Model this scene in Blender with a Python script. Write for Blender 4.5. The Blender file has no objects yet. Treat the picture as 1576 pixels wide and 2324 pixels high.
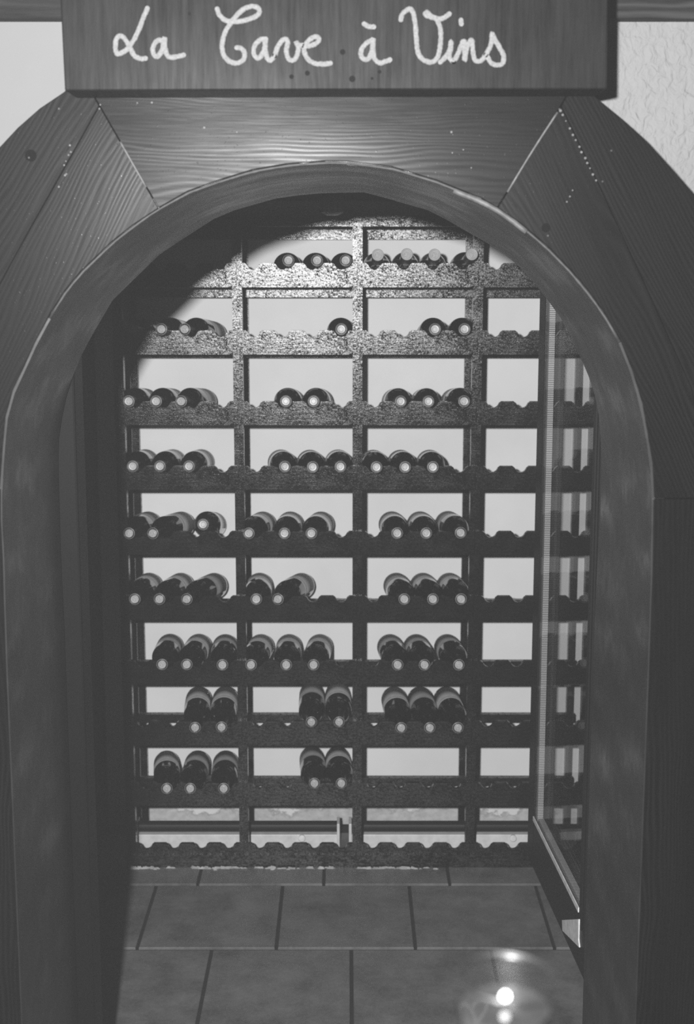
import bpy, bmesh, math, random
from mathutils import Vector, Matrix
random.seed(7)
C = bpy.context.scene
COL = C.collection

# ------------------------------------------------------------------ camera
F, CX, CY = 3200.0, 788.0, 1162.0
PITCH = math.radians(9.67)
CAMZ = 1.6
cam_d = bpy.data.cameras.new('camera')
cam_d.sensor_fit = 'VERTICAL'; cam_d.sensor_height = 36.0; cam_d.sensor_width = 36.0 * 1576 / 2324
cam_d.lens = 36.0 * F / 2324
cam_d.clip_start = 0.02
cam_d.dof.use_dof = True
cam_d.dof.focus_distance = 2.65
cam_d.dof.aperture_fstop = 0.04957 / 0.0078
cam = bpy.data.objects.new('camera', cam_d); COL.objects.link(cam)
cam.location = (0, 0, CAMZ); cam.rotation_euler = (math.pi / 2 - PITCH, 0, 0)
C.camera = cam

# ------------------------------------------------------------------ world, light, exposure
w = bpy.data.worlds.new('world'); C.world = w; w.use_nodes = True
w.node_tree.nodes['Background'].inputs[0].default_value = (1, 1, 1, 1)
w.node_tree.nodes['Background'].inputs[1].default_value = 0.004
ld = bpy.data.lights.new('flash_lamp', 'POINT')
ld.energy = 460; ld.shadow_soft_size = 0.032
lo = bpy.data.objects.new('flash_lamp', ld); COL.objects.link(lo)
lo.location = (-0.21, -0.1, 1.74)
C.view_settings.view_transform = 'Standard'; C.view_settings.look = 'None'
C.view_settings.exposure = 0.0; C.view_settings.gamma = 1.0
C.view_settings.use_curve_mapping = False
LIFT_DENSITY = 0.0038  # density of the added volume that greys the blacks
C.cycles.use_denoising = False      # keeps the fine sparkle of the varnish
C.cycles.use_adaptive_sampling = False
C.cycles.caustics_reflective = False; C.cycles.caustics_refractive = False
C.cycles.sample_clamp_indirect = 2.0

# ------------------------------------------------------------------ projection helpers (pixel of the 1576x2324 frame -> point on a plane)
def ray(px, py):
    u = (px - CX) / F; v = (CY - py) / F
    return Vector((u, math.cos(PITCH) + v * math.sin(PITCH), v * math.cos(PITCH) - math.sin(PITCH)))
def P(px, py, Y):
    d = ray(px, py); t = Y / d.y
    return Vector((d.x * t, Y, CAMZ + d.z * t))
def G(px, py, z=0.0):
    d = ray(px, py); t = (z - CAMZ) / d.z
    return Vector((d.x * t, d.y * t, z))
def onplane(px, py, p0, n):
    d = ray(px, py); o = Vector((0, 0, CAMZ))
    return o + d * ((p0 - o).dot(n) / d.dot(n))

# ------------------------------------------------------------------ object helpers
def mesh(name, verts, faces, mat=None, smooth=False):
    me = bpy.data.meshes.new(name)
    me.from_pydata([tuple(v) for v in verts], [], faces)
    if mat: me.materials.append(mat)
    bm = bmesh.new(); bm.from_mesh(me)
    bmesh.ops.recalc_face_normals(bm, faces=bm.faces)
    bm.to_mesh(me); bm.free()
    if smooth:
        for p in me.polygons: p.use_smooth = True
    return me
def link(name, me, parent=None, loc=(0, 0, 0), rot=None):
    o = bpy.data.objects.new(name, me); COL.objects.link(o)
    o.location = loc
    if rot: o.rotation_euler = rot
    if parent: o.parent = parent
    return o
def mk(name, verts, faces, mat, parent=None, rotY=0.0, bevel=0.0, smooth=False):
    """world-space verts; rotY only turns the local axes (the grain runs along local X)"""
    R = Matrix.Rotation(rotY, 4, 'Y'); Ri = R.inverted()
    me = mesh(name, [Ri @ Vector(v) for v in verts], faces, mat, smooth)
    o = bpy.data.objects.new(name, me); COL.objects.link(o)
    pl = parent.matrix_world.translation if parent and False else ((Vector((0, 0, 0)) if parent.parent else parent.location) if parent else Vector((0, 0, 0)))
    if parent: o.parent = parent
    o.location = -Vector(pl); o.rotation_euler = (0, rotY, 0)
    if bevel:
        b = o.modifiers.new('bevel', 'BEVEL'); b.width = bevel; b.segments = 2; b.limit_method = 'ANGLE'
    return o
def boxvf(x0, x1, y0, y1, z0, z1):
    v = [(x0, y0, z0), (x1, y0, z0), (x1, y1, z0), (x0, y1, z0), (x0, y0, z1), (x1, y0, z1), (x1, y1, z1), (x0, y1, z1)]
    f = [(0, 3, 2, 1), (4, 5, 6, 7), (0, 1, 5, 4), (1, 2, 6, 5), (2, 3, 7, 6), (3, 0, 4, 7)]
    return v, f
def box(name, x0, x1, y0, y1, z0, z1, mat, parent=None, bevel=0.0):
    v, f = boxvf(x0, x1, y0, y1, z0, z1)
    return mk(name, v, f, mat, parent, bevel=bevel)
def prism(front, back):
    """two matching closed outlines -> solid"""
    n = len(front)
    v = list(front) + list(back)
    f = [tuple(range(n)), tuple(range(2 * n - 1, n - 1, -1))]
    f += [(i, i + n, (i + 1) % n + n, (i + 1) % n) for i in range(n)]
    return v, f
def lathe(profile, n=32):
    """profile of (r, z); r=0 ends close to a point"""
    v, f, rings = [], [], []
    for r, z in profile:
        if r < 1e-7:
            rings.append([len(v)]); v.append((0, 0, z))
        else:
            rings.append(list(range(len(v), len(v) + n)))
            v += [(r * math.cos(2 * math.pi * k / n), r * math.sin(2 * math.pi * k / n), z) for k in range(n)]
    for a, b in zip(rings, rings[1:]):
        for k in range(n):
            k2 = (k + 1) % n
            if len(a) == 1 and len(b) > 1: f.append((a[0], b[k2], b[k]))
            elif len(b) == 1 and len(a) > 1: f.append((a[k], a[k2], b[0]))
            elif len(a) > 1 and len(b) > 1: f.append((a[k], a[k2], b[k2], b[k]))
    return v, f
def tube(pts, r, n=8, sx=1.0):
    """round tube along points"""
    v, f = [], []
    m = len(pts)
    for i, p in enumerate(pts):
        t = (pts[min(i + 1, m - 1)] - pts[max(i - 1, 0)]).normalized()
        a = t.cross(Vector((0, 1, 0)))
        a = a.normalized() if a.length > 1e-4 else Vector((1, 0, 0))
        b = t.cross(a).normalized()
        for k in range(n):
            q = 2 * math.pi * k / n
            v.append(p + a * math.cos(q) * r + b * math.sin(q) * r * sx)
    for i in range(m - 1):
        for k in range(n):
            k2 = (k + 1) % n
            f.append((i * n + k, i * n + k2, (i + 1) * n + k2, (i + 1) * n + k))
    f.append(tuple(range(n))); f.append(tuple(range((m - 1) * n + n - 1, (m - 1) * n - 1, -1)))
    return v, f
def thing(name, label, cat, loc=(0, 0, 0), group=None):
    o = bpy.data.objects.new(name, None); COL.objects.link(o)
    o.location = loc; o.empty_display_size = 0.05
    o['label'] = label; o['category'] = cat
    if group: o['group'] = group
    return o
def struct(o, label=None):
    o['kind'] = 'structure'
    if label: o['label'] = label
    return o
def resample(pts, n):
    L = [0.0]
    for a, b in zip(pts, pts[1:]): L.append(L[-1] + (Vector(b) - Vector(a)).length)
    out, j = [], 0
    for i in range(n):
        s = L[-1] * i / (n - 1)
        while j < len(L) - 2 and L[j + 1] < s: j += 1
        t = (s - L[j]) / max(L[j + 1] - L[j], 1e-9)
        out.append(Vector(pts[j]).lerp(Vector(pts[j + 1]), min(max(t, 0), 1)))
    return out
def catmull(pts, sub=6):
    p = [Vector(q) for q in pts]; p = [p[0] * 2 - p[1]] + p + [p[-1] * 2 - p[-2]]
    out = []
    for i in range(1, len(p) - 2):
        for k in range(sub):
            t = k / sub
            out.append(0.5 * ((2 * p[i]) + (p[i + 1] - p[i - 1]) * t + (2 * p[i - 1] - 5 * p[i] + 4 * p[i + 1] - p[i + 2]) * t * t
                              + (3 * p[i] - p[i - 1] - 3 * p[i + 1] + p[i + 2]) * t ** 3))
    out.append(p[-2]); return out

# ------------------------------------------------------------------ materials (all greys: the photograph is black and white)
class N:
    def __init__(s, name):
        s.m = bpy.data.materials.new(name); s.m.use_nodes = True
        s.t = s.m.node_tree; s.b = s.t.nodes['Principled BSDF']; s.out = s.t.nodes['Material Output']
        s.tc = s.t.nodes.new('ShaderNodeTexCoord')
    def new(s, typ, **kw):
        n = s.t.nodes.new('ShaderNode' + typ)
        for k, v in kw.items(): setattr(n, k, v)
        return n
    def l(s, a, b): s.t.links.new(a, b)
    def map(s, scale, loc=(0, 0, 0), coord='Object'):
        n = s.new('Mapping'); n.inputs['Scale'].default_value = scale; n.inputs['Location'].default_value = loc
        s.l(s.tc.outputs[coord], n.inputs[0]); return n.outputs[0]
    def noise(s, vec, scale=1.0, detail=4, rough=0.6, dist=0.0):
        n = s.new('TexNoise'); n.inputs['Scale'].default_value = scale; n.inputs['Detail'].default_value = detail
        n.inputs['Roughness'].default_value = rough; n.inputs['Distortion'].default_value = dist
        if vec is not None: s.l(vec, n.inputs['Vector'])
        return n.outputs[0]
    def ramp(s, fac, a, b, lo=0.3, hi=0.7):
        n = s.new('MapRange'); s.l(fac, n.inputs[0])
        n.inputs[1].default_value = lo; n.inputs[2].default_value = hi; n.inputs[3].default_value = a; n.inputs[4].default_value = b
        return n.outputs[0]
    def math(s, op, a, b):
        n = s.new('Math', operation=op)
        for i, q in enumerate((a, b)):
            if isinstance(q, (int, float)): n.inputs[i].default_value = q
            else: s.l(q, n.inputs[i])
        return n.outputs[0]
    def grey(s, val): s.l(val, s.b.inputs['Base Color'])
    def bump(s, h, strength=0.3, dist=0.002):
        n = s.new('Bump'); n.inputs['Strength'].default_value = strength; n.inputs['Distance'].default_value = dist
        s.l(h, n.inputs['Height']); s.l(n.outputs[0], s.b.inputs['Normal'])
    def set(s, **kw):
        for k, v in kw.items(): s.b.inputs[k.replace('_', ' ')].default_value = v
        return s
def plain(name, g, rough=0.6, metal=0.0, spec=0.5, var=0.12, scale=40):
    n = N(name); n.set(Roughness=rough, Metallic=metal)
    n.b.inputs['Specular IOR Level'].default_value = spec
    n.grey(n.ramp(n.noise(n.map((scale,) * 3)), g * (1 - var), g * (1 + var)))
    return n.m
def timber(name, dark, light, rough, grain=(3, 60, 60), bstr=0.25, speck=True, spec=0.5, ringscale=26.0):
    n = N(name)
    v = n.map(grain)
    fine = n.noise(v, 4.0, 6, 0.65, 0.4)
    # year rings: bands across the board, bent by a slow noise and fading in and out
    warp = n.noise(n.map((1.6, 9, 9)), 1.0, 3, 0.5)
    sepc = n.new('SeparateXYZ'); n.l(n.tc.outputs['Object'], sepc.inputs[0])
    zz = n.math('ADD', sepc.outputs[2], n.math('MULTIPLY', warp, 0.10))
    jit = n.noise(n.map((4, 40, 40)), 1.0, 3, 0.6)
    ph = n.math('ADD', n.math('MULTIPLY', zz, ringscale * 20.0), n.math('MULTIPLY', jit, 5.0))
    wsin = n.math('ADD', n.math('MULTIPLY', n.math('SINE', ph, 0.0), 0.5), 0.5)
    wpow = n.math('POWER', wsin, 1.6)
    fade = n.ramp(n.noise(n.map((1.5, 9, 9), GR), 1.0, 2), 0.02, 0.40, 0.40, 0.62)
    wide = n.noise(n.map((3, 10, 10), GR), 1.0, 4, 0.6, 0.5)
    mix = n.math('ADD', n.math('ADD', n.math('MULTIPLY', wpow, fade), n.math('MULTIPLY', fine, 0.40)), n.math('MULTIPLY', wide, 0.30))
    n.grey(n.ramp(mix, dark, light, 0.25, 0.85))
    n.l(n.ramp(mix, rough + 0.07, rough - 0.05, 0.3, 0.8), n.b.inputs['Roughness'])
    n.l(n.ramp(mix, spec * 0.45, spec * 1.5, 0.3, 0.85), n.b.inputs['Specular IOR Level'])
    h = n.math('ADD', n.math('MULTIPLY', fine, 0.55), n.math('MULTIPLY', n.math('MULTIPLY', wpow, fade), 0.25))
    if speck:
        h = n.math('ADD', h, n.math('MULTIPLY', n.ramp(n.noise(n.map((260,) * 3), 1.0, 1), 0, 1, 0.70, 0.78), 1.2))
    n.bump(h, bstr, 0.0015)
    return n.m

GR = (4.3, 0.0, 4.7)
M = {}
M['arch'] = timber('arch_timber', 0.0003, 0.008, 0.275, bstr=0.10, spec=0.155, ringscale=46.0)
M['lining'] = timber('lining_wood', 0.010, 0.022, 0.33, grain=(3, 8, 8), bstr=0.05, speck=False, ringscale=3, spec=0.9)
M['rafter'] = timber('beam_timber', 0.012, 0.06, 0.5, bstr=0.15, speck=False, spec=0.1)
# varnished rack wood: gloss broken up by a crinkled, sparkling varnish
def rackwood():
    n = N('rack_wood')
    a = n.noise(n.map((230, 230, 260)), 1.0, 6, 0.72)
    g = n.noise(n.map((14, 60, 260)), 1.0, 4, 0.6)
    big = n.noise(n.map((9, 9, 16)), 1.0, 3, 0.6)
    n.grey(n.ramp(g, 0.002, 0.008))
    n.l(n.ramp(big, 0.15, 0.23), n.b.inputs['Roughness'])
    h = n.math('ADD', n.math('MULTIPLY', a, 0.7), n.math('MULTIPLY', g, 0.5))
    n.bump(h, 0.34, 0.0012)
    patch = n.math('ADD', n.math('MULTIPLY', n.noise(n.map((70, 70, 190)), 1.0, 4, 0.7), 0.4), n.math('MULTIPLY', n.math('SUBTRACT', big, 0.5), 0.22))
    n.l(n.ramp(n.math('ADD', n.math('MULTIPLY', a, 0.6), patch), 0.0, 1.0, 0.44, 0.60), n.b.inputs['Specular IOR Level'])
    n.b.inputs['IOR'].default_value = 1.5
    return n.m
M['rack'] = rackwood()
M['darkwood'] = plain('dark_wood', 0.003, 0.5, spec=0.1)
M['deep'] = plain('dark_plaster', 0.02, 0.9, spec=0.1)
M['foil'] = plain('dark_foil', 0.012, 0.3, spec=0.6)
M['foilpale'] = plain('pale_foil', 0.42, 0.4)
M['tip'] = plain('foil_tip', 0.42, 0.35, metal=0.0, var=0.25, scale=250)
M['chalk'] = plain('chalk', 0.235, 0.9, spec=0.1, var=0.25, scale=500)
M['bead'] = plain('filler_bead', 0.045, 0.55, var=0.4, scale=90)
M['white'] = plain('white_enamel', 0.75, 0.45)
M['plate'] = plain('white_plastic', 0.85, 0.5, var=0.2, scale=60)
M['alu'] = plain('aluminium', 0.55, 0.35, metal=1.0)
M['blackmetal'] = plain('black_metal', 0.006, 0.5, spec=0.25)
M['crumb'] = plain('plaster_crumb', 0.4, 0.9, var=0.4)
M['nail'] = plain('nail_steel', 0.04, 0.3, spec=0.5)
M['filler'] = plain('pale_filler', 0.11, 0.55, var=0.4, scale=90)
M['stain'] = plain('stain', 0.008, 0.8, spec=0.1)
M['pit'] = plain('knot_hole', 0.006, 0.9, spec=0.05)

def wallmat(name, g, stucco):
    n = N(name); n.set(Roughness=0.85); n.b.inputs['Specular IOR Level'].default_value = 0.2
    big = n.noise(n.map((3, 3, 3)), 1.0, 4)
    n.grey(n.ramp(big, g * 0.94, g * 1.05))
    if stucco:
        sep = n.new('SeparateXYZ'); n.l(n.tc.outputs['Object'], sep.inputs[0])
        mask = n.ramp(sep.outputs[0], 0.06, 1.0, 0.0, 0.3)
        h = n.math('MULTIPLY', n.noise(n.map((75, 75, 60)), 1.0, 3, 0.5, 0.8), mask)
        n.bump(h, 0.9, 0.006)
    else:
        n.bump(n.noise(n.map((25,) * 3), 1.0, 3), 0.08, 0.003)
    return n
M['frontwall'] = wallmat('front_plaster', 0.235, True).m
def backwall():
    n = wallmat('cellar_plaster', 0.84, False)
    g = n.b.inputs['Base Color'].links[0].from_socket
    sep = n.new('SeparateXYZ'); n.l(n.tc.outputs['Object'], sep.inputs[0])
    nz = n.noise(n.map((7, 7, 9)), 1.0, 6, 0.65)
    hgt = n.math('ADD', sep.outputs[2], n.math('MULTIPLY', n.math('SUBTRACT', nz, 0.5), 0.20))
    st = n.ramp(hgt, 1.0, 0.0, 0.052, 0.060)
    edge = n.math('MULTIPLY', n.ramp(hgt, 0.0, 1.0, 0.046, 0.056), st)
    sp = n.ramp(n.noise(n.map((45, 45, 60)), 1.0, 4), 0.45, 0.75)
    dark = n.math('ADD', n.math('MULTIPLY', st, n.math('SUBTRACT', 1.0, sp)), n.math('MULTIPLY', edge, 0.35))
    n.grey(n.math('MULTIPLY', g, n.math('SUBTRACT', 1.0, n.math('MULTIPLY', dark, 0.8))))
    return n.m
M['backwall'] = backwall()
def tilemat():
    n = N('floor_tile'); n.b.inputs['Specular IOR Level'].default_value = 0.5
    info = n.new('ObjectInfo')
    vec = n.new('VectorMath', operation='ADD'); n.l(n.map((9, 9, 9)), vec.inputs[0])
    sc = n.new('VectorMath', operation='SCALE'); n.l(info.outputs['Location'], sc.inputs[0]); sc.inputs[3].default_value = 9.0
    n.l(sc.outputs[0], vec.inputs[1])
    a = n.noise(vec.outputs[0], 1.0, 7, 0.68); b = n.noise(vec.outputs[0], 14.0, 3)
    v = n.math('ADD', n.math('MULTIPLY', a, 0.8), n.math('MULTIPLY', b, 0.2))
    n.grey(n.ramp(v, 0.075, 0.20, 0.34, 0.64))
    n.l(n.ramp(a, 0.34, 0.5), n.b.inputs['Roughness'])
    n.bump(b, 0.08, 0.001)
    return n.m
M['tile'] = tilemat()
M['grout'] = plain('grout', 0.03, 0.95, spec=0.1)
def slate():
    n = N('sign_slate')
    s = n.noise(n.map((150, 30, 12)), 1.0, 5, 0.65); b = n.noise(n.map((11, 11, 7)), 1.0, 5, 0.6)
    v = n.math('ADD', n.math('MULTIPLY', s, 0.55), n.math('MULTIPLY', b, 0.45))
    n.grey(n.ramp(v, 0.004, 0.016, 0.35, 0.65))
    n.l(n.ramp(v, 0.42, 0.33), n.b.inputs['Roughness'])
    n.l(n.ramp(v, 0.05, 0.125), n.b.inputs['Specular IOR Level'])
    n.bump(s, 0.15, 0.001)
    return n.m
M['slate'] = slate()
def bottleglass():
    n = N('bottle_glass'); n.set(Roughness=0.07, IOR=1.5)
    n.grey(n.ramp(n.noise(n.map((20,) * 3)), 0.003, 0.006))
    return n.m
M['bottle'] = bottleglass()
def labelmat(name, g, band):
    n = N(name); n.set(Roughness=0.75); n.b.inputs['Specular IOR Level'].default_value = 0.25
    sep = n.new('SeparateXYZ'); n.l(n.tc.outputs['Object'], sep.inputs[0])
    base = n.ramp(n.noise(n.map((60,) * 3), 1.0, 3), g * 0.85, g * 1.1)
    inb = n.math('MULTIPLY', n.math('GREATER_THAN', sep.outputs[2], 0.107), n.math('LESS_THAN', sep.outputs[2], 0.121))
    n.grey(n.math('MULTIPLY', base, n.math('SUBTRACT', 1.0, n.math('MULTIPLY', inb, band))))
    return n.m
LABELS = [labelmat('label_grey', 0.38, 0.35), labelmat('label_mid', 0.26, 0.25), labelmat('label_pale', 0.5, 0.4)]
def thinglass(name, tint, rough=0.0, ior=0.05):
    n = N(name); t = n.t
    tr = n.new('BsdfTransparent'); tr.inputs[0].default_value = (tint, tint, tint, 1)
    gl = n.new('BsdfGlossy'); gl.inputs['Roughness'].default_value = rough
    mx = n.new('MixShader'); mx.inputs[0].default_value = ior; n.l(tr.outputs[0], mx.inputs[1]); n.l(gl.outputs[0], mx.inputs[2])
    n.l(mx.outputs[0], n.out.inputs[0]); t.nodes.remove(n.b)
    return n.m
M['glass'] = thinglass('pane_glass', 0.985, 0.0, 0.07)
M['cup'] = thinglass('cup_glass', 0.90, 0.32, 0.03)
M['rim'] = thinglass('rim_glass', 0.75, 0.5, 0.05)
def perforated():
    n = N('perforated_spacer'); n.set(Metallic=0.0, Roughness=0.4)
    ck = n.new('TexChecker'); ck.inputs['Scale'].default_value = 1.0
    n.l(n.map((1, 260, 450)), ck.inputs[0])
    n.grey(n.ramp(ck.outputs[1], 0.08, 0.6, 0.0, 1.0)); return n.m
M['spacer'] = perforated()
def emis(name, s):
    n = N(name); n.b.inputs['Base Color'].default_value = (0, 0, 0, 1)
    n.b.inputs['Emission Color'].default_value = (1, 1, 1, 1); n.b.inputs['Emission Strength'].default_value = s
    return n.m
M['flame'] = emis('flame', 11)
def waxmat():
    n = N('lamp_oil'); n.set(Roughness=0.03, IOR=2.0)
    n.grey(n.ramp(n.noise(n.map((60,) * 3)), 0.03, 0.05)); return n.m
M['oil'] = waxmat()

# ------------------------------------------------------------------ room shell
YW0, YW1 = 2.05, 2.38          # front wall
YA = 1.965                     # front of the arch lining
YB = 2.40                      # its back edge
YR = 3.63                      # front of the wine rack
YWALL = 3.93
FRONT = [(18, 1533), (12, 1355), (10, 1270), (5, 1178), (5, 1107), (12, 1010), (18, 947), (35, 887), (59, 837), (85, 780), (121, 713), (153, 663),
         (188, 621), (259, 553), (306, 516), (357, 480), (430, 440), (500, 415), (575, 392), (650, 379), (740, 372), (788, 373), (888, 385),
         (988, 415), (1088, 455), (1131, 476), (1175, 510), (1238, 563), (1292, 618), (1329, 662), (1365, 710), (1402, 772), (1431, 845),
         (1453, 918), (1464, 980), (1476, 1050), (1480, 1130), (1478, 1300), (1470, 1533)]
BACK = [(146, 1440), (137, 1249), (133, 1107), (131, 1010), (137, 962), (153, 887), (178, 820), (210, 759), (256, 681), (366, 574), (501, 487), (560, 469),
        (640, 447), (724, 439), (824, 436), (852, 442), (900, 457), (972, 477), (1028, 506), (1067, 530), (1130, 564), (1190, 614), (1241, 677),
        (1278, 728), (1307, 786), (1329, 834), (1347, 881), (1360, 936), (1366, 1040), (1364, 1150), (1356, 1290), (1349, 1440)]
def curve3(pts, Y, n=90):
    p = [P(x, y, Y) for x, y in pts]
    p = [Vector((p[0].x, Y, 0.0))] + p + [Vector((p[-1].x, Y, 0.0))]
    return resample(p, n)
cf, cb = curve3(FRONT, YA, 110), curve3(BACK, YB, 110)
def offset(c, d):
    out = []
    for i, p in enumerate(c):
        a, b = c[max(i - 1, 0)], c[min(i + 1, len(c) - 1)]
        t = (b - a).normalized(); nn = Vector((-t.z, 0, t.x))
        out.append(p + nn * d)
    return out

fl = box('floor', -1.7, 1.7, -0.6, 4.1, -0.06, -0.006, M['grout']); struct(fl, 'grey tiled floor with dark grout joints')
yl = [G(788, 2008).y, G(788, 2153).y]
TP = yl[0] - yl[1]             # tile pitch in depth
wB = (G(932, 2080).x - G(640, 2080).x)
TW = 0.3345
tme = None
def tile_mesh(wx, wy):
    hx, hy = wx / 2 - 0.004, wy / 2 - 0.0065; c = 0.0014
    v = [(-hx, -hy, -0.006), (hx, -hy, -0.006), (hx, hy, -0.006), (-hx, hy, -0.006),
         (-hx, -hy, -c), (hx, -hy, -c), (hx, hy, -c), (-hx, hy, -c),
         (-hx + c, -hy + c, 0), (hx - c, -hy + c, 0), (hx - c, hy - c, 0), (-hx + c, hy - c, 0)]
    f = [(0, 3, 2, 1), (8, 9, 10, 11)]
    for a, b in ((0, 4), (4, 8)):
        f += [(a + i, a + (i + 1) % 4, b + (i + 1) % 4, b + i) for i in range(4)]
    return mesh('tile', v, f, M['tile'])
tme = tile_mesh(TW, TP)
xA = G(736, 1984).x; xB = G(640, 2030).x; xC = G(798, 2157).x
for r in range(-3, 5):
    y0 = yl[0] - r * TP        # far edge of the row below the first joint
    yc = y0 + TP / 2
    if yc > 4.0: continue
    base = {0: xA, 1: xB, 2: xC}.get(r, xA if r % 2 == 0 else xB)
    for k in range(-4, 4):
        xc = base + (k + 0.5) * TW
        if abs(xc) > 0.9 or yc < 2.1: continue
        link('tile', tme, fl, (xc, yc, 0.0))

# front wall with the arched opening
outc = offset(cf, 0.03)
top = [Vector((-1.6, 0, 0)), Vector((-1.6, 0, 2.45)), Vector((1.6, 0, 2.45)), Vector((1.6, 0, 0))]
ring = top + [Vector((p.x, 0, max(p.z, 0))) for p in reversed(outc)]
v, f = prism([(p.x, YW0, p.z) for p in ring], [(p.x, YW1, p.z) for p in ring])
wf = mk('wall_front', v, f, M['frontwall']); struct(wf, 'pale plaster wall, roughcast beside the sign')
bm = bmesh.new(); bm.from_mesh(wf.data); bmesh.ops.triangulate(bm, faces=[q for q in bm.faces if len(q.verts) > 4]); bm.to_mesh(wf.data); bm.free()
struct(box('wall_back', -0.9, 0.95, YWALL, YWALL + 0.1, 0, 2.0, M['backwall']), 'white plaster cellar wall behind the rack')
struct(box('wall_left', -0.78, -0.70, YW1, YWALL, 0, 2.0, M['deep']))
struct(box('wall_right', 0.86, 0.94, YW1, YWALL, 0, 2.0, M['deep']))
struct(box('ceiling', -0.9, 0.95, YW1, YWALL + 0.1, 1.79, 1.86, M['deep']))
zb = P(60, 43, 2.025).z
struct(box('trim_1', -1.5, 1.5, 2.025, YW0, zb, zb + 0.16, M['rafter'], bevel=0.003), 'grained wooden beam along the top of the wall')
# dark frame posts; the left one is added to shadow the floor's edge
struct(box('trim_2', -0.60, -0.466, 2.41, 2.49, 0, 1.78, M['darkwood'], bevel=0.004))
struct(box('trim_3', 0.50, 0.62, 2.41, 2.47, 0, 1.78, M['darkwood'], bevel=0.004))

# ------------------------------------------------------------------ timber arch
arch = thing('timber_arch', 'dark varnished timber arch framing the cellar opening under the sign', 'arch', (0, 1.99, 0))
YBO = 1.958                    # front face of the boards
def inner(i0, i1):
    return FRONT[i0:i1 + 1]
IC = (746, 1080)
def out_px(p, k): return (IC[0] + (p[0] - IC[0]) * k, IC[1] + (p[1] - IC[1]) * k)
idx = {p: i for i, p in enumerate(FRONT)}
iL, iR = idx[(357, 480)], idx[(1131, 476)]
iSL, iSR = idx[(5, 1107)], idx[(1480, 1130)]
def board(px, ang, bev=0.0009):
    fr = [P(x, y, YBO) for x, y in px]
    bk = [Vector((q.x, YW0, q.z)) for q in fr]
    v, f = prism(fr, bk)
    return mk('board', v, f, M['arch'], arch, rotY=math.radians(ang), bevel=bev)
K = 1.010
# top board
px = [(183, 165), (216, 222)] + [out_px(p, K) for p in FRONT[iL:iR + 1]] + [(1283, 224), (1318, 165)]
px[2] = (360.2, 471.5); px[-3] = (1129, 471)
board(px, 0)
# left: inner plank and outer plank
jl = [out_px(p, K) for p in FRONT[iSL:iL + 1]]
jl[-1] = (359.2, 472.3)
board([(224.6, 243), (57, 540), (-71, 775), (-121, 1107)] + jl + [(225.4, 240)], -61)
board([(182, 165), (215, 222), (225, 239.6), (223.8, 243), (56.2, 540), (-72, 775), (-122, 1107), (-255, 1107), (-240, 800), (-190, 610), (-100, 450), (0, 333), (40, 290), (90, 246), (145, 209)], -58)
# right
jr = [out_px(p, K) for p in FRONT[iR:iSR + 1]]
jr[0] = (1130, 471.8)
board([(1274.0, 240.5), (1358, 415), (1462, 640), (1570, 880), (1620, 1130)] + jr[::-1], 63)
board([(1284, 224), (1275, 239.6), (1358.8, 415), (1463, 640), (1571, 880), (1621, 1130), (1745, 1130), (1715, 780), (1660, 590), (1576, 442), (1513, 370), (1463, 315), (1413, 270), (1348, 217), (1322, 165)], 60)
# straight jamb boards under the springing
def foot(px, Y): return (P(*px, Y).x, 0.0)
for side in (0, 1):
    seq = FRONT[:iSL + 1] if side == 0 else FRONT[iSR:]
    pts = [P(*out_px(p, 1.008), YBO) for p in seq]
    zt = P(0, 1110 if side == 0 else 1133, YBO).z
    xo = P(-255, 1110, YBO).x if side == 0 else P(1745, 1133, YBO).x
    if side == 0:
        pts[-1].z = zt
        pts = [Vector((pts[0].x, YBO, 0.0))] + pts + [Vector((xo, YBO, zt)), Vector((xo, YBO, 0))]
    else:
        pts[0].z = zt
        pts = pts + [Vector((pts[-1].x, YBO, 0.0)), Vector((xo, YBO, 0)), Vector((xo, YBO, zt))]
    v, f = prism(pts, [Vector((q.x, YW0, q.z)) for q in pts])
    mk('board', v, f, M['arch'], arch, rotY=math.radians(90), bevel=0.0009)
# lining: a thick bent panel from the front edge to the faceted back edge
n = len(cf); th = 0.018
mid = [a.lerp(b, 0.5) for a, b in zip(cf, cb)]
rows = [cf, [a.lerp(b, 0.12) for a, b in zip(cf, cb)], [a.lerp(b, 0.5) for a, b in zip(cf, cb)], [a.lerp(b, 0.9) for a, b in zip(cf, cb)], cb]
orow = [offset(cb, th), offset(mid, th), offset(cf, th)]
rows = rows + orow
v, f = [], []
for r in rows: v += [Vector((q.x, q.y, max(q.z, 0))) for q in r]
R_ = len(rows)
for i in range(R_):
    i2 = (i + 1) % R_
    f += [(i * n + k, i * n + k + 1, i2 * n + k + 1, i2 * n + k) for k in range(n - 1)]
f.append(tuple(i * n for i in range(R_))); f.append(tuple(i * n + n - 1 for i in reversed(range(R_))))
lin = mk('lining', v, f, M['lining'], arch, smooth=True)
lin.modifiers.new('edge', 'EDGE_SPLIT').split_angle = math.radians(40)
# pale filler bead in the joint between boards and lining
bp = offset(curve3(FRONT, YBO + 0.006, 200), 0.0015)
a0 = min(range(200), key=lambda i: (bp[i] - P(121, 713, YBO)).length); a1 = min(range(200), key=lambda i: (bp[i] - P(1402, 772, YBO)).length)
v, f = [], []
seg = bp[a0:a1 + 1]
rr = [0.0016 + 0.0012 * random.random() for _ in seg]
pa = []
for i, p in enumerate(seg):
    pa.append(p)
vv, ff = tube(pa, 1.0, 8)
vv2 = []
for i in range(len(pa)):
    for k in range(8): vv2.append(pa[i] + (vv[i * 8 + k] - pa[i]) * rr[i])
mk('filler_bead', vv2, ff, M['bead'], arch, smooth=True)
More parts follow.
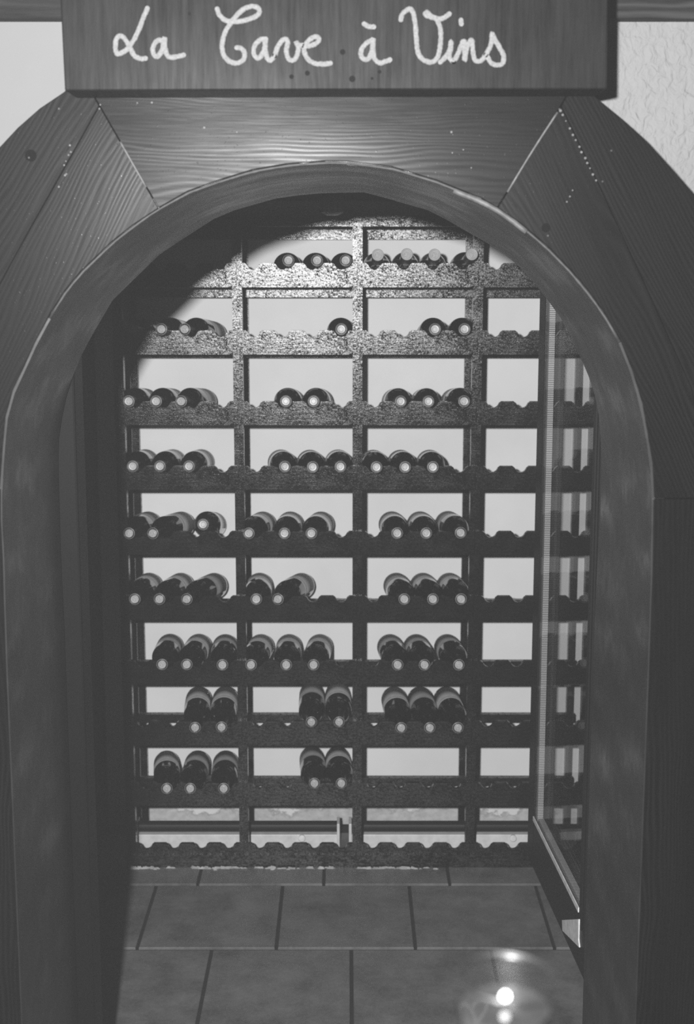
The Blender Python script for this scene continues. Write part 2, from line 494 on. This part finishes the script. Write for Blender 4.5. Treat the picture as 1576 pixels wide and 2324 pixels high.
# thick filler where the joint gapes on the right
g = [P(x, y, YBO + 0.004) for x, y in [(1030, 433), (1085, 455), (1128, 477), (1160, 499), (1195, 526)]]
v, f = tube(catmull(g, 4), 0.0040, 8)
fb = mk('filler_bead', v, f, M['filler'], arch, smooth=True)
for q in ([(273, 322), (296, 362), (332, 425)], [(1266, 255), (1235, 302), (1200, 357), (1152, 436)]):
    pts = catmull([P(x, y, YBO + 0.0006) for x, y in q], 5)
    v, f = tube(pts, 0.0016, 8)
    mk('joint_filler', v, f, M['filler'], arch, smooth=True)
# knot hole and nail heads
def disc(name, px, py, r, mat, parent, Y, h=0.0012, seg=16):
    c = P(px, py, Y)
    prof = [(r * math.cos(2 * math.pi * k / seg), r * math.sin(2 * math.pi * k / seg)) for k in range(seg)]
    v, f = prism([(c.x + a, Y - h, c.z + b) for a, b in prof], [(c.x + a, Y + 0.002, c.z + b) for a, b in prof])
    return mk(name, v, f, mat, parent)
disc('knot_hole', 1240, 517, 0.0062, M['pit'], arch, YBO, 0.0004)
disc('knot', 70, 353, 0.008, M['pit'], arch, YBO, 0.0006)
for (x, y) in [(66, 358), (226, 247), (1244, 535), (1270, 248), (134, 247), (156, 352), (151, 395), (1368, 412), (1388, 342)]:
    disc('nail', x, y, 0.0013, M['nail'], arch, YBO, 0.0010, 8)
for i in range(13):
    t = i / 12 + random.uniform(-0.02, 0.02)
    disc('resin_drop', 1272 + 83 * t + random.uniform(-1, 1), 250 + 162 * t, random.uniform(0.0009, 0.0019), M['filler'], arch, YBO, 0.0012, 8)
for x, y in [(159, 330), (150, 366), (146, 375), (161, 345), (148, 398), (134, 424), (345, 233), (228, 238), (312, 234), (538, 300), (464, 290), (1025, 300), (1052, 340), (1027, 347), (1070, 381), (1300, 432), (1294, 446), (1287, 458)]:
    disc('resin_drop', x, y, random.uniform(0.0008, 0.0015), M['filler'], arch, YBO, 0.0010, 8)

# ------------------------------------------------------------------ sign
YS = 1.88
sign = thing('cellar_sign', 'grey slate sign board chalked with La Cave a Vins above the arch', 'sign', (0, YS + 0.025, P(760, 205, YS).z))
fr = [P(147, 206, YS), P(1378, 202, YS), P(1381, -60, YS), P(134, -60, YS)]
v, f = prism(fr, [Vector((q.x, YBO - 0.001, q.z)) for q in fr])
mk('panel', v, f, M['slate'], sign, bevel=0.002)
LET = [
 ('A', [[(330, 60), (300, 130), (255, 240), (205, 330), (160, 370), (115, 385), (100, 340), (108, 280), (135, 255), (170, 280), (205, 340), (235, 395), (275, 418), (318, 418)]]),
 ('A', [[(445, 290), (400, 290), (370, 340), (375, 390), (405, 402), (437, 352), (452, 268), (455, 330), (470, 395), (510, 410), (590, 394)]]),
 ('A', [[(830, 65), (845, 105), (880, 140), (930, 155), (1010, 150), (1090, 125), (1130, 95), (1125, 60), (1080, 45), (1020, 65), (960, 120), (910, 190), (875, 260), (865, 340), (880, 400), (920, 440), (980, 450), (1020, 420), (1025, 375), (1000, 345), (970, 342)]]),
 ('A', [[(1178, 280), (1135, 285), (1095, 335), (1095, 395), (1130, 415), (1165, 360), (1175, 280), (1175, 360), (1190, 420), (1215, 430), (1240, 400)]]),
 ('A', [[(1240, 400), (1270, 320), (1310, 280), (1335, 300), (1325, 360), (1340, 420), (1375, 430), (1400, 400), (1410, 340), (1392, 295), (1405, 320), (1440, 325)]]),
 ('A', [[(1450, 332), (1500, 325), (1550, 300), (1555, 270), (1520, 265), (1475, 300), (1452, 350), (1470, 410), (1520, 450), (1580, 458), (1640, 453)]]),
 ('B', [[(305, 172), (340, 190), (375, 193)], [(362, 288), (320, 310), (285, 360), (290, 410), (330, 425), (360, 370), (372, 272), (370, 350), (380, 420), (420, 450), (455, 440), (490, 428)]]),
 ('B', [[(568, 142), (580, 100), (630, 65), (655, 90), (670, 160), (680, 290), (690, 370), (720, 420), (780, 445), (825, 420), (845, 360), (855, 270), (850, 200), (820, 130), (790, 125), (745, 105), (755, 87), (785, 115), (830, 132), (870, 130), (915, 100)]]),
 ('B', [[(850, 445), (890, 405), (920, 350), (928, 295), (925, 350), (915, 410), (945, 442)], [(998, 145), (1001, 172)]]),
 ('B', [[(945, 442), (975, 390), (1005, 315), (1020, 295), (1025, 360), (1025, 432), (1040, 350), (1065, 290), (1080, 300), (1085, 370), (1100, 430), (1140, 435), (1175, 395)]]),
 ('B', [[(1175, 395), (1205, 340), (1220, 290), (1220, 240), (1240, 280), (1280, 350), (1305, 400), (1295, 455), (1260, 465), (1215, 450), (1190, 412)]]),
]
for org, strokes in LET:
    V, FF = [], []
    ox = 230 if org == 'A' else 730
    for st in strokes:
        pts = [P(ox + x / 3.152, y / 3.152, YS - 0.0002) for x, y in st]
        c = catmull(pts, 6)
        vv, ff = tube(c, 0.0031, 8, 0.35)
        # rounded uneven chalk edge
        vv = [q + Vector((random.uniform(-1, 1), 0, random.uniform(-1, 1))) * 0.00035 for q in vv]
        # round ends
        for e in (0, -1):
            cc = c[e]; k0 = len(vv)
            vv += [cc + Vector((0.0031 * math.cos(2 * math.pi * k / 10), -0.0009, 0.0031 * math.sin(2 * math.pi * k / 10))) for k in range(10)]
            ff = ff + [tuple(range(k0, k0 + 10))]
        b0 = len(V); V += vv; FF += [tuple(b0 + i for i in q) for q in ff]
    mk('letter', V, FF, M['chalk'], sign)
for x, y, r in [(662, 174, 5), (698, 166, 5.5), (778, 118, 6), (800, 179, 7), (862, 163, 4), (430, 31, 3.5), (845, 178, 3)]:
    disc('stain', x, y, r * YS / F, M['stain'], sign, YS, 0.0003, 12)

# ------------------------------------------------------------------ wine rack
ROWY = [597, 750, 911, 1058, 1206, 1353, 1500, 1637, 1777, 1915]
ROWZ = [P(812, y, YR).z for y in ROWY]
HB = [ROWZ[i] - P(812, b, YR).z for i, b in enumerate([652, 805, 965, 1112, 1259, 1407, 1553, 1692, 1829, 1938])]
PITCHX, SEAM0 = 0.308, 0.027
SEAM = [SEAM0 + PITCHX * (i - 2) for i in range(5)]
NP = 0.0745; NOFF = (PITCHX - 3 * NP) / 2
ZTOP = P(812, 488, YR).z
rack = thing('wine_rack', 'tall dark varnished wooden wine rack with scalloped bottle rails against white wall', 'wine rack', (SEAM0, YR + 0.14, 0))
RL = Vector(rack.location)
BT = 0.012
DROP = [0.0664, 0.0575, 0.0575, 0.0575, 0.0575, 0.0575, 0.0575, 0.0453, 0.0600]   # how far each back rail sits below its scalloped rail
def scallop(h, L=PITCHX):
    pts = [(0.0007, 0)]
    for k in range(4):
        c = NOFF + k * NP
        pts += [(c - 0.0215, 0), (c - 0.0155, -0.0045)]
        for j in range(1, 8):
            a = math.pi + math.pi * j / 8
            pts.append((c + 0.0148 * math.cos(a), -0.0028 + 0.0140 * math.sin(a)))
        pts += [(c + 0.0155, -0.0045), (c + 0.0215, 0)]
    pts += [(L - 0.0007, 0), (L - 0.0007, -h), (0.0007, -h)]
    fr = [(x, 0, z) for x, z in pts]; bk = [(x, BT, z) for x, z in pts]
    v, f = prism(fr, bk)
    me = mesh('scalloped_rail', v, f, M['rack'])
    bm = bmesh.new(); bm.from_mesh(me); bmesh.ops.triangulate(bm, faces=[q for q in bm.faces if len(q.verts) > 4]); bm.to_mesh(me); bm.free()
    return me
brv, brf = boxvf(0, PITCHX, 0, 0.02, -0.023, 0)
back_me = mesh('back_rail', brv, brf, M['rack'])
for i, z in enumerate(ROWZ):
    me = scallop(HB[i])
    for c in range(4):
        o = link('scalloped_rail', me, rack, Vector((SEAM[c], YR, z)) - RL)
        if i < 9: link('back_rail', back_me, rack, Vector((SEAM[c], 3.83, z - DROP[i])) - RL)
pv, pf = boxvf(-0.0125, 0.0125, 0, 0.026, 0, ZTOP); post_me = mesh('post', pv, pf, M['rack'])
qv, qf = boxvf(-0.010, 0.010, 0, 0.020, 0, ZTOP - 0.01); rear_me = mesh('rear_post', qv, qf, M['rack'])
for c in range(5):
    link('post', post_me, rack, Vector((SEAM[c], YR + BT, 0)) - RL)
    link('rear_post', rear_me, rack, Vector((SEAM[c], 3.908, 0)) - RL)
box('top_rail', SEAM[0] - 0.0125, SEAM[4] + 0.0125, YR + 0.004, YR + BT, ZTOP - 0.028, ZTOP, M['rack'], rack)
box('rear_top_rail', SEAM[0], SEAM[4], 3.887, 3.907, ZTOP - 0.055, ZTOP - 0.01, M['rack'], rack)
box('plinth', SEAM[0] - 0.0125, SEAM[4] + 0.0125, YR - 0.006, YR + BT - 0.002, 0, ROWZ[9] - HB[9] - 0.0005, M['rack'], rack)

# plaster crumbs along the foot of the plinth
V, FF = [], []
for _ in range(150):
    px_ = random.choice([random.uniform(440, 560), random.uniform(580, 770), random.uniform(810, 990), random.uniform(300, 400)])
    b = Vector((G(px_, 1955).x, YR - 0.009 - abs(random.gauss(0, 0.004)), 0))
    s = random.uniform(0.0012, 0.0055)
    k0 = len(V)
    for dx, dy, dz in [(-1, -.6, 0), (1, -.6, 0), (1, .6, 0), (-1, .6, 0), (-.5, -.3, .8), (.6, -.2, 1), (.4, .3, .8), (-.6, .3, 1)]:
        V.append(b + Vector((dx * s * random.uniform(1, 2.4), dy * s * random.uniform(.6, 1), dz * s * random.uniform(.7, 1.4))))
    FF += [tuple(k0 + q for q in t) for t in ((0, 3, 2, 1), (4, 5, 6, 7), (0, 1, 5, 4), (1, 2, 6, 5), (2, 3, 7, 6), (3, 0, 4, 7))]
cr = mk('plaster_crumbs', V, FF, M['crumb']); cr['kind'] = 'stuff'
cr['label'] = 'pale plaster crumbs scattered along the rack plinth on the tiles'; cr['category'] = 'debris'

# ------------------------------------------------------------------ bottles
BL = 0.295
def smoothstep(t): return t * t * (3 - 2 * t)
def profile(kind):
    R = 0.0362
    pr = [(0, 0.012), (0.02, 0.004), (0.031, 0.0), (0.0352, 0.003), (R, 0.008)]
    if kind == 'bordeaux':
        pr += [(R, 0.05), (R, 0.12), (R, 0.182)]
        for j in range(1, 10):
            t = j / 9; pr.append((R + (0.0145 - R) * (1 - math.cos(t * math.pi / 2)) ** 1.0 if t < .75 else R + (0.0145 - R) * smoothstep(t) ** .9, 0.182 + 0.046 * t))
        pr += [(0.0138, 0.25), (0.0135, 0.285)]
    else:
        pr += [(R, 0.05), (R, 0.10), (R, 0.135)]
        for j in range(1, 13):
            t = j / 12; pr.append((R + (0.0142 - R) * smoothstep(t), 0.135 + 0.095 * t))
        pr += [(0.0136, 0.25), (0.0134, 0.285)]
    pr += [(0.0134, BL - 0.002), (0, BL - 0.002)]
    return pr
def make_parts(kind, foil, capl):
    v, f = lathe(profile(kind), 36); body = mesh('body', v, f, M['bottle'], True)
    z0 = BL - capl
    v, f = lathe([(0.0137, z0), (0.0146, z0 + 0.0005), (0.0146, BL - 0.009), (0.0150, BL - 0.0085), (0.0150, BL - 0.0015), (0.0141, BL), (0.0112, BL), (0.0108, BL - 0.0006), (0, BL - 0.0006)], 32)
    cap = mesh('capsule', v, f, foil, True)
    v, f = lathe([(0.0104, BL - 0.0007), (0.0104, BL + 0.0003), (0.0096, BL + 0.0005), (0.0064, BL + 0.0003), (0.0052, BL + 0.0007), (0, BL + 0.0007)], 24)
    v2, f2 = lathe([(0.0139, BL - 0.0001), (0.0140, BL + 0.0002), (0.0147, BL - 0.0003)], 28)
    f = f + [tuple(i + len(v) for i in q) for q in f2]; v = v + v2
    tip = mesh('capsule_top', v, f, M['tip'], False)
    return body, cap, tip
def label_mesh(mat, z0, z1, wrap):
    r0, r1, m = 0.0363, 0.0366, 22
    v, f = [], []
    for z in (z0, z1):
        for k in range(m + 1):
            a = -wrap / 2 + wrap * k / m
            for r in (r0, r1): v.append((r * math.cos(a), r * math.sin(a), z))
    w_ = 2 * (m + 1)
    for k in range(m):
        a = 2 * k
        f += [(a + 1, a + 3, w_ + a + 3, w_ + a + 1), (a, w_ + a, w_ + a + 2, a + 2), (a, a + 2, a + 3, a + 1), (w_ + a, w_ + a + 1, w_ + a + 3, w_ + a + 2)]
    f += [(0, 1, w_ + 1, w_), (2 * m, w_ + 2 * m, w_ + 2 * m + 1, 2 * m + 1)]
    return mesh('paper_label', v, f, mat, True)
PARTS = {'bordeaux': make_parts('bordeaux', M['foil'], 0.058), 'burgundy': make_parts('burgundy', M['foilpale'], 0.062)}
LAB = [label_mesh(m, 0.018, z1, wr) for m, z1, wr in ((LABELS[0], 0.128, 4.3), (LABELS[1], 0.122, 4.6), (LABELS[2], 0.126, 3.9))]

BOT = {  # row -> bay -> [(neck px, neck py, base px)]
 0: {1: [(655, 591, 648), (720, 591, 712), (785, 591, 773)], 2: [(858, 580, 855), (924, 576, 916), (987, 578, 980), (1072, 575, 1036)]},
 1: {0: [(301, 740, 350), (366, 738, 419), (419, 736, 486)], 1: [(775, 744, 772)], 2: [(988, 745, 976), (1055, 746, 1040)]},
 2: {0: [(292, 905, 331), (354, 904, 391), (411, 903, 463)], 1: [(649, 907, 660), (712, 907, 726)], 2: [(910, 911, 896), (973, 911, 962), (1054, 910, 1030)]},
 3: {0: [(301, 1056, 331), (363, 1057, 394), (429, 1057, 458)], 1: [(647, 1059, 637), (710, 1060, 703), (773, 1059, 767)], 2: [(855, 1061, 847), (920, 1063, 909), (983, 1060, 975)]},
 4: {0: [(293, 1212, 338), (347, 1212, 415), (461, 1194, 485)], 1: [(565, 1212, 598), (646, 1212, 660), (707, 1212, 730)], 2: [(902, 1210, 889), (968, 1210, 953), (1046, 1209, 1016)]},
 5: {0: [(306, 1360, 340), (362, 1360, 413), (424, 1360, 490)], 1: [(582, 1361, 590), (631, 1361, 688)], 2: [(918, 1362, 901), (983, 1362, 960), (1047, 1362, 1017)]},
 6: {0: [(368, 1508, 387), (424, 1508, 453), (505, 1509, 512)], 1: [(570, 1513, 594), (650, 1513, 657), (712, 1514, 727)], 2: [(903, 1512, 886), (964, 1512, 943), (1042, 1510, 1014)]},
 7: {0: [(443, 1651, 452), (503, 1650, 513)], 1: [(707, 1635, 709), (770, 1635, 767)], 2: [(911, 1656, 897), (976, 1654, 953), (1040, 1654, 1010)]},
 8: {0: [(379, 1790, 379), (432, 1791, 450), (508, 1793, 513)], 1: [(714, 1774, 709), (775, 1774, 766)]},
}
ORD = ['first', 'second', 'third', 'fourth', 'fifth', 'sixth', 'seventh', 'eighth', 'ninth']
BAY = ['first bay', 'second bay', 'third bay']
NUM = {1: 'only one', 2: 'two', 3: 'three', 4: 'four'}
def proj_y(p):
    d = p - Vector((0, 0, CAMZ))
    zc = d.y * math.cos(PITCH) - d.z * math.sin(PITCH); up = d.y * math.sin(PITCH) + d.z * math.cos(PITCH)
    return CY - F * up / zc
first = {}
def place_bottle(kind, li, loc, axis, roll, label, group):
    e = thing('wine_bottle', label, 'wine bottle', loc, group)
    q = axis.to_track_quat('Z', 'Y')
    # turn so that local +X (the label's middle) points roughly up
    x = q @ Vector((1, 0, 0)); up = Vector((0, 0, 1))
    upp = (up - axis * up.dot(axis)).normalized()
    ang = math.atan2(axis.dot(x.cross(upp)), x.dot(upp)) + roll
    e.rotation_mode = 'QUATERNION'
    from mathutils import Quaternion
    e.rotation_quaternion = Quaternion(axis, ang) @ q
    body, cap, tip = PARTS[kind]
    link('body', body, e); link('paper_label', LAB[li], e)
    c = link('capsule', cap, e); t = link('capsule_top', tip, c)
    t['label'] = 'pale foil disc on the neck end'
    return e
for r, bays in BOT.items():
    zt = ROWZ[r]
    allb = []
    for b, lst in sorted(bays.items()):
        for k, (nx, ny, bx) in enumerate(lst):
            kind = 'burgundy' if (r == 0 and b == 2) else 'bordeaux'
            raised = (r == 4 and b == 0 and k == 2)
            znb = zt - 0.0011                       # neck axis where it crosses the rail
            if kind == 'burgundy': znb = zt + 0.0085
            if raised: znb = zt + 0.0165
            zbr = zt - DROP[r] + 0.0372               # body axis above the back rail
            sl = (znb - zbr) / ((YR + 0.011) - 3.84)
            best = None
            for pr in [0.004 + 0.002 * q for q in range(28)]:
                Yt = YR - pr
                if kind == 'burgundy' and pr < 0.05: continue
                z = znb + sl * (Yt - (YR + 0.011))
                e_ = abs(proj_y(Vector((P(nx, ny, Yt).x, Yt, z))) - ny)
                if best is None or e_ < best[0]: best = (e_, Yt, z)
            _, Yt, z = best
            tipp = Vector((P(nx, ny, Yt).x, Yt, z))
            Yb = Yt + BL * 0.99
            xb = P(bx, ny - 40, Yb).x
            allb.append([tipp, xb, Yb, zbr + sl * (Yb - 3.84), kind, b, k, len(lst), raised])
    for _ in range(40):                              # let neighbours just touch instead of overlapping
        for a, c in zip(allb, allb[1:]):
            d = (c[1] - a[1]) - 0.0742
            if d < 0: a[1] += d / 2; c[1] -= d / 2
            # at the shoulder (40 % of the way to the neck)
            sa = a[1] * 0.42 + a[0].x * 0.58; sc_ = c[1] * 0.42 + c[0].x * 0.58
    for tipp, xb, Yb, zb_, kind, b, k, nn, raised in allb:
        axis = (tipp - Vector((xb, Yb, zb_))).normalized()
        loc = tipp - axis * BL
        row = 'top shelf' if r == 0 else '%s shelf down' % ORD[r]
        what = 'pale-capped wine bottle tilted upward' if kind == 'burgundy' else ('dark wine bottle lying above its notch' if raised else 'dark wine bottle')
        if abs(tipp.x - xb) > 0.055: what = 'slanting ' + what
        cnt = 'alone' if nn == 1 else '%s of %s' % (ORD[k], NUM[nn])
        lab = '%s, %s in %s, %s' % (what, cnt, BAY[b], row)
        place_bottle(kind, random.choice([0, 0, 1, 2]) if r < 5 else random.choice([0, 0, 1]), loc, axis, random.uniform(-0.5, 0.5), lab, 'wine bottles in the rack')

# ------------------------------------------------------------------ tube heaters on the floor behind the rack foot
def heater(x0p, x1p, knobp, label):
    x0, x1 = P(x0p, 1885, 3.85).x, P(x1p, 1885, 3.85).x
    h = thing('tube_heater', label, 'heater', ((x0 + x1) / 2, 3.84, 0), 'tube heaters under the rack')
    hb = box('base_housing', x0, x1, 3.752, 3.80, 0.0, 0.041, M['white'], h, bevel=0.002)
    pts = [Vector((x0 + 0.006 + (x1 - x0 - 0.012) * i / 12, 3.776, 0.0565)) for i in range(13)]
    v, f = [], []
    for i, p in enumerate(pts):
        for k in range(20):
            a = 2 * math.pi * k / 20; v.append(p + Vector((0, 0.0155 * math.cos(a), 0.0155 * math.sin(a))))
    for i in range(12):
        for k in range(20): f.append((i * 20 + k, i * 20 + (k + 1) % 20, (i + 1) * 20 + (k + 1) % 20, (i + 1) * 20 + k))
    f.append(tuple(range(20))); f.append(tuple(range(12 * 20 + 19, 12 * 20 - 1, -1)))
    mk('tube', v, f, M['blackmetal'], h, smooth=False)
    for x in (x0, x1 - 0.008):
        box('bracket', x, x + 0.008, 3.744, 3.80, 0.0, 0.076, M['white'], h, bevel=0.002)
    c = P(knobp, 1898, 3.80)
    v, f = lathe([(0, 0), (0.010, 0), (0.010, 0.006), (0.008, 0.008), (0, 0.008)], 20)
    mk('knob', [Vector((q[0] + c.x, 3.752 - q[2], q[1] + 0.032)) for q in v], f, M['plate'], hb)
heater(318, 772, 687, 'white based tube heater behind the rack foot, nearer the unlit side')
heater(792, 1215, 1160, 'white based tube heater behind the rack foot, nearer the glass door')

# ------------------------------------------------------------------ glass door, swung open into the cellar
door = thing('glass_door', 'open glazed door with dark frame standing beside the wine rack', 'door', (0.533, 2.50, 0))
dF = Vector((0.4780, 3.44, 0)); dH = Vector((0.5330, 2.50, 0))
du = (dF - dH).normalized(); dn = Vector((-du.y, du.x, 0))     # dn points to the room side (left)
LEN = (dF - dH).length
DZ0, DZ1 = 0.115, 1.74
def dbox(name, s0, s1, z0, z1, t0, t1, mat, bevel=0.0, par=None):
    v, f = boxvf(s0, s1, t0, t1, z0, z1)
    v = [dH + du * a + dn * b + Vector((0, 0, c)) for a, b, c in v]
    return mk(name, v, f, mat, par or door, bevel=bevel)
TH = 0.013
ST = 0.075; HS = 0.35
dbox('far_stile', LEN - ST, LEN, DZ0, DZ1, -TH, TH, M['blackmetal'], 0.003)
hst = dbox('hinge_stile', HS - 0.11, HS, DZ0, DZ1, -TH, TH, M['blackmetal'], 0.003)
for s in (HS - 0.085, HS - 0.06, HS - 0.035): dbox('groove_strip', s, s + 0.004, DZ0 + 0.1, DZ1, TH, TH + 0.003, M['blackmetal'], 0.0, hst)
dbox('hinge_panel', 0.0, HS - 0.11, DZ0, DZ1, -TH, TH, M['darkwood'], 0.003)
dbox('bottom_rail', HS, LEN - ST, DZ0, 0.246, -TH, TH, M['blackmetal'], 0.003)
dbox('top_rail', HS, LEN - ST, DZ1 - 0.08, DZ1, -TH, TH, M['blackmetal'], 0.003)
for t in (-0.010, 0.010): dbox('pane', HS, LEN - ST, 0.246, DZ1 - 0.08, t - 0.002, t + 0.002, M['glass'])
dbox('spacer', LEN - ST - 0.02, LEN - ST, 0.246, DZ1 - 0.08, -0.007, 0.007, M['spacer'])
dbox('spacer', HS, LEN - ST - 0.03, 0.246, 0.256, -0.007, 0.007, M['spacer'])
dbox('glazing_bead', HS, LEN - ST, 0.240, 0.251, 0.0125, TH + 0.002, M['plate'])
pl0 = dH + dn * (TH + 0.0005)
q4 = [onplane(x, y, pl0, dn) for x, y in [(1279, 2088), (1317, 2086), (1316, 2132), (1318, 2150), (1280, 2112)]]
v, f = prism([q + dn * 0.003 for q in q4], [q for q in q4])
cp = mk('corner_plate', v, f, M['plate'], door); cp['label'] = 'pale corner plate'

# ------------------------------------------------------------------ lamp under the cellar ceiling
lc = P(755, 462, 3.25)
lamp = thing('ceiling_lamp', 'small unlit ribbed glass lamp under the dark cellar ceiling', 'lamp', (lc.x, 3.25, 1.79))
v, f = lathe([(0, 1.79), (0.034, 1.79), (0.034, 1.776), (0.027, 1.772), (0, 1.772)], 28)
mk('lamp_base', [Vector(q) + Vector((lc.x, 3.25, 0)) for q in v], f, M['blackmetal'], lamp)
prof = [(0.024, 1.772), (0.027, 1.765), (0.027, 1.742), (0.024, 1.732), (0.014, 1.726), (0, 1.725)]
v, f = lathe(prof, 48)
vv = []
for k, q in enumerate(v):
    q = Vector(q); a = math.atan2(q.y, q.x); s = 1 + 0.05 * math.cos(a * 16)
    vv.append(Vector((q.x * s + lc.x, q.y * s + 3.25, q.z)))
n_ = N('ribbed_glass'); n_.set(Roughness=0.2); n_.grey(n_.ramp(n_.noise(n_.map((50,) * 3)), 0.25, 0.4)); M['ribbed'] = n_.m
mk('lamp_shade', vv, f, M['ribbed'], lamp)

# ------------------------------------------------------------------ oil candle in a glass on a table close to the camera
fl_ = None
d = ray(1147, 2262); zc = 0.75
flame = Vector((0, 0, CAMZ)) + d * zc
rim = flame.z + 0.0117; gb = rim - 0.055; oz = flame.z - 0.0057
can = thing('glass_candle', 'small lit candle in a round glass, out of focus near the lens', 'candle', (flame.x, flame.y, gb))
def off(v): return [Vector(q) + Vector((flame.x, flame.y, gb)) for q in v]
H = 0.055
v, f = lathe([(0, 0), (0.021, 0), (0.0235, 0.006), (0.0262, H - 0.003), (0.0268, H), (0.0252, H), (0.0246, H - 0.003), (0.0215, 0.010), (0.0195, 0.006), (0, 0.006)], 48)
gl_ = mk('glass', off(v), f, M['cup'], can, smooth=True)
v, f = lathe([(0.0250, H - 0.001), (0.0250, H + 0.0006), (0.0260, H + 0.0012), (0.0270, H + 0.0006), (0.0270, H - 0.001), (0.0250, H - 0.001)], 48)
mk('rim', off(v), f, M['rim'], gl_, smooth=True)
ho = oz - gb
v, f = lathe([(0, 0.007), (0.0193, 0.007), (0.0213, 0.0102), (0.0240, ho), (0, ho)], 48)
mk('oil', off(v), f, M['oil'], can)
v, f = lathe([(0, -0.0026), (0.0013, -0.0022), (0.0022, -0.0012), (0.0025, 0.0), (0.0022, 0.0013), (0.0013, 0.0024), (0, 0.0032)], 16)
mk('flame', [Vector(q) + flame for q in v], f, M['flame'], can, smooth=True)
v, f = lathe([(0, 0), (0.0006, 0), (0.0005, 0.0036), (0, 0.0036)], 8)
mk('wick', [Vector(q) + Vector((flame.x, flame.y, oz - 0.0008)) for q in v], f, M['pit'], can)
tb = thing('bar_table', 'dark round bar table carrying the glass candle', 'table', (0.24, 0.436, 0))
v, f = lathe([(0, gb - 0.03), (0.29, gb - 0.03), (0.298, gb - 0.024), (0.298, gb - 0.005), (0.294, gb - 0.0002), (0, gb - 0.0002)], 48)
mk('tabletop', [Vector(q) + Vector((0.24, 0.436, 0)) for q in v], f, M['darkwood'], tb)
v, f = lathe([(0, 0.02), (0.035, 0.02), (0.03, 0.06), (0.03, gb - 0.05), (0.06, gb - 0.03), (0, gb - 0.03)], 24)
mk('column', [Vector(q) + Vector((0.24, 0.436, 0)) for q in v], f, M['blackmetal'], tb)
v, f = lathe([(0, -0.006), (0.22, -0.006), (0.22, 0.008), (0.05, 0.02), (0, 0.02)], 40)
mk('foot', [Vector(q) + Vector((0.24, 0.436, 0)) for q in v], f, M['blackmetal'], tb)

# ------------------------------------------------------------------ thin scatter volume added to lift the dark tones
v, f = boxvf(-1.55, 1.55, -0.5, 4.0, 0.001, 2.40)
hz = mk('black_lift', v, f, None); hz['kind'] = 'stuff'; hz['label'] = 'thin added scatter volume lifting the dark tones of the room'; hz['category'] = 'black_lift'
hm = bpy.data.materials.new('black_lift'); hm.use_nodes = True
hm.node_tree.nodes.remove(hm.node_tree.nodes['Principled BSDF'])
vs = hm.node_tree.nodes.new('ShaderNodeVolumeScatter'); vs.inputs['Density'].default_value = LIFT_DENSITY; vs.inputs['Color'].default_value = (1, 1, 1, 1)
hm.node_tree.links.new(vs.outputs[0], hm.node_tree.nodes['Material Output'].inputs['Volume'])
hz.data.materials.append(hm)
hz.display_type = 'WIRE'
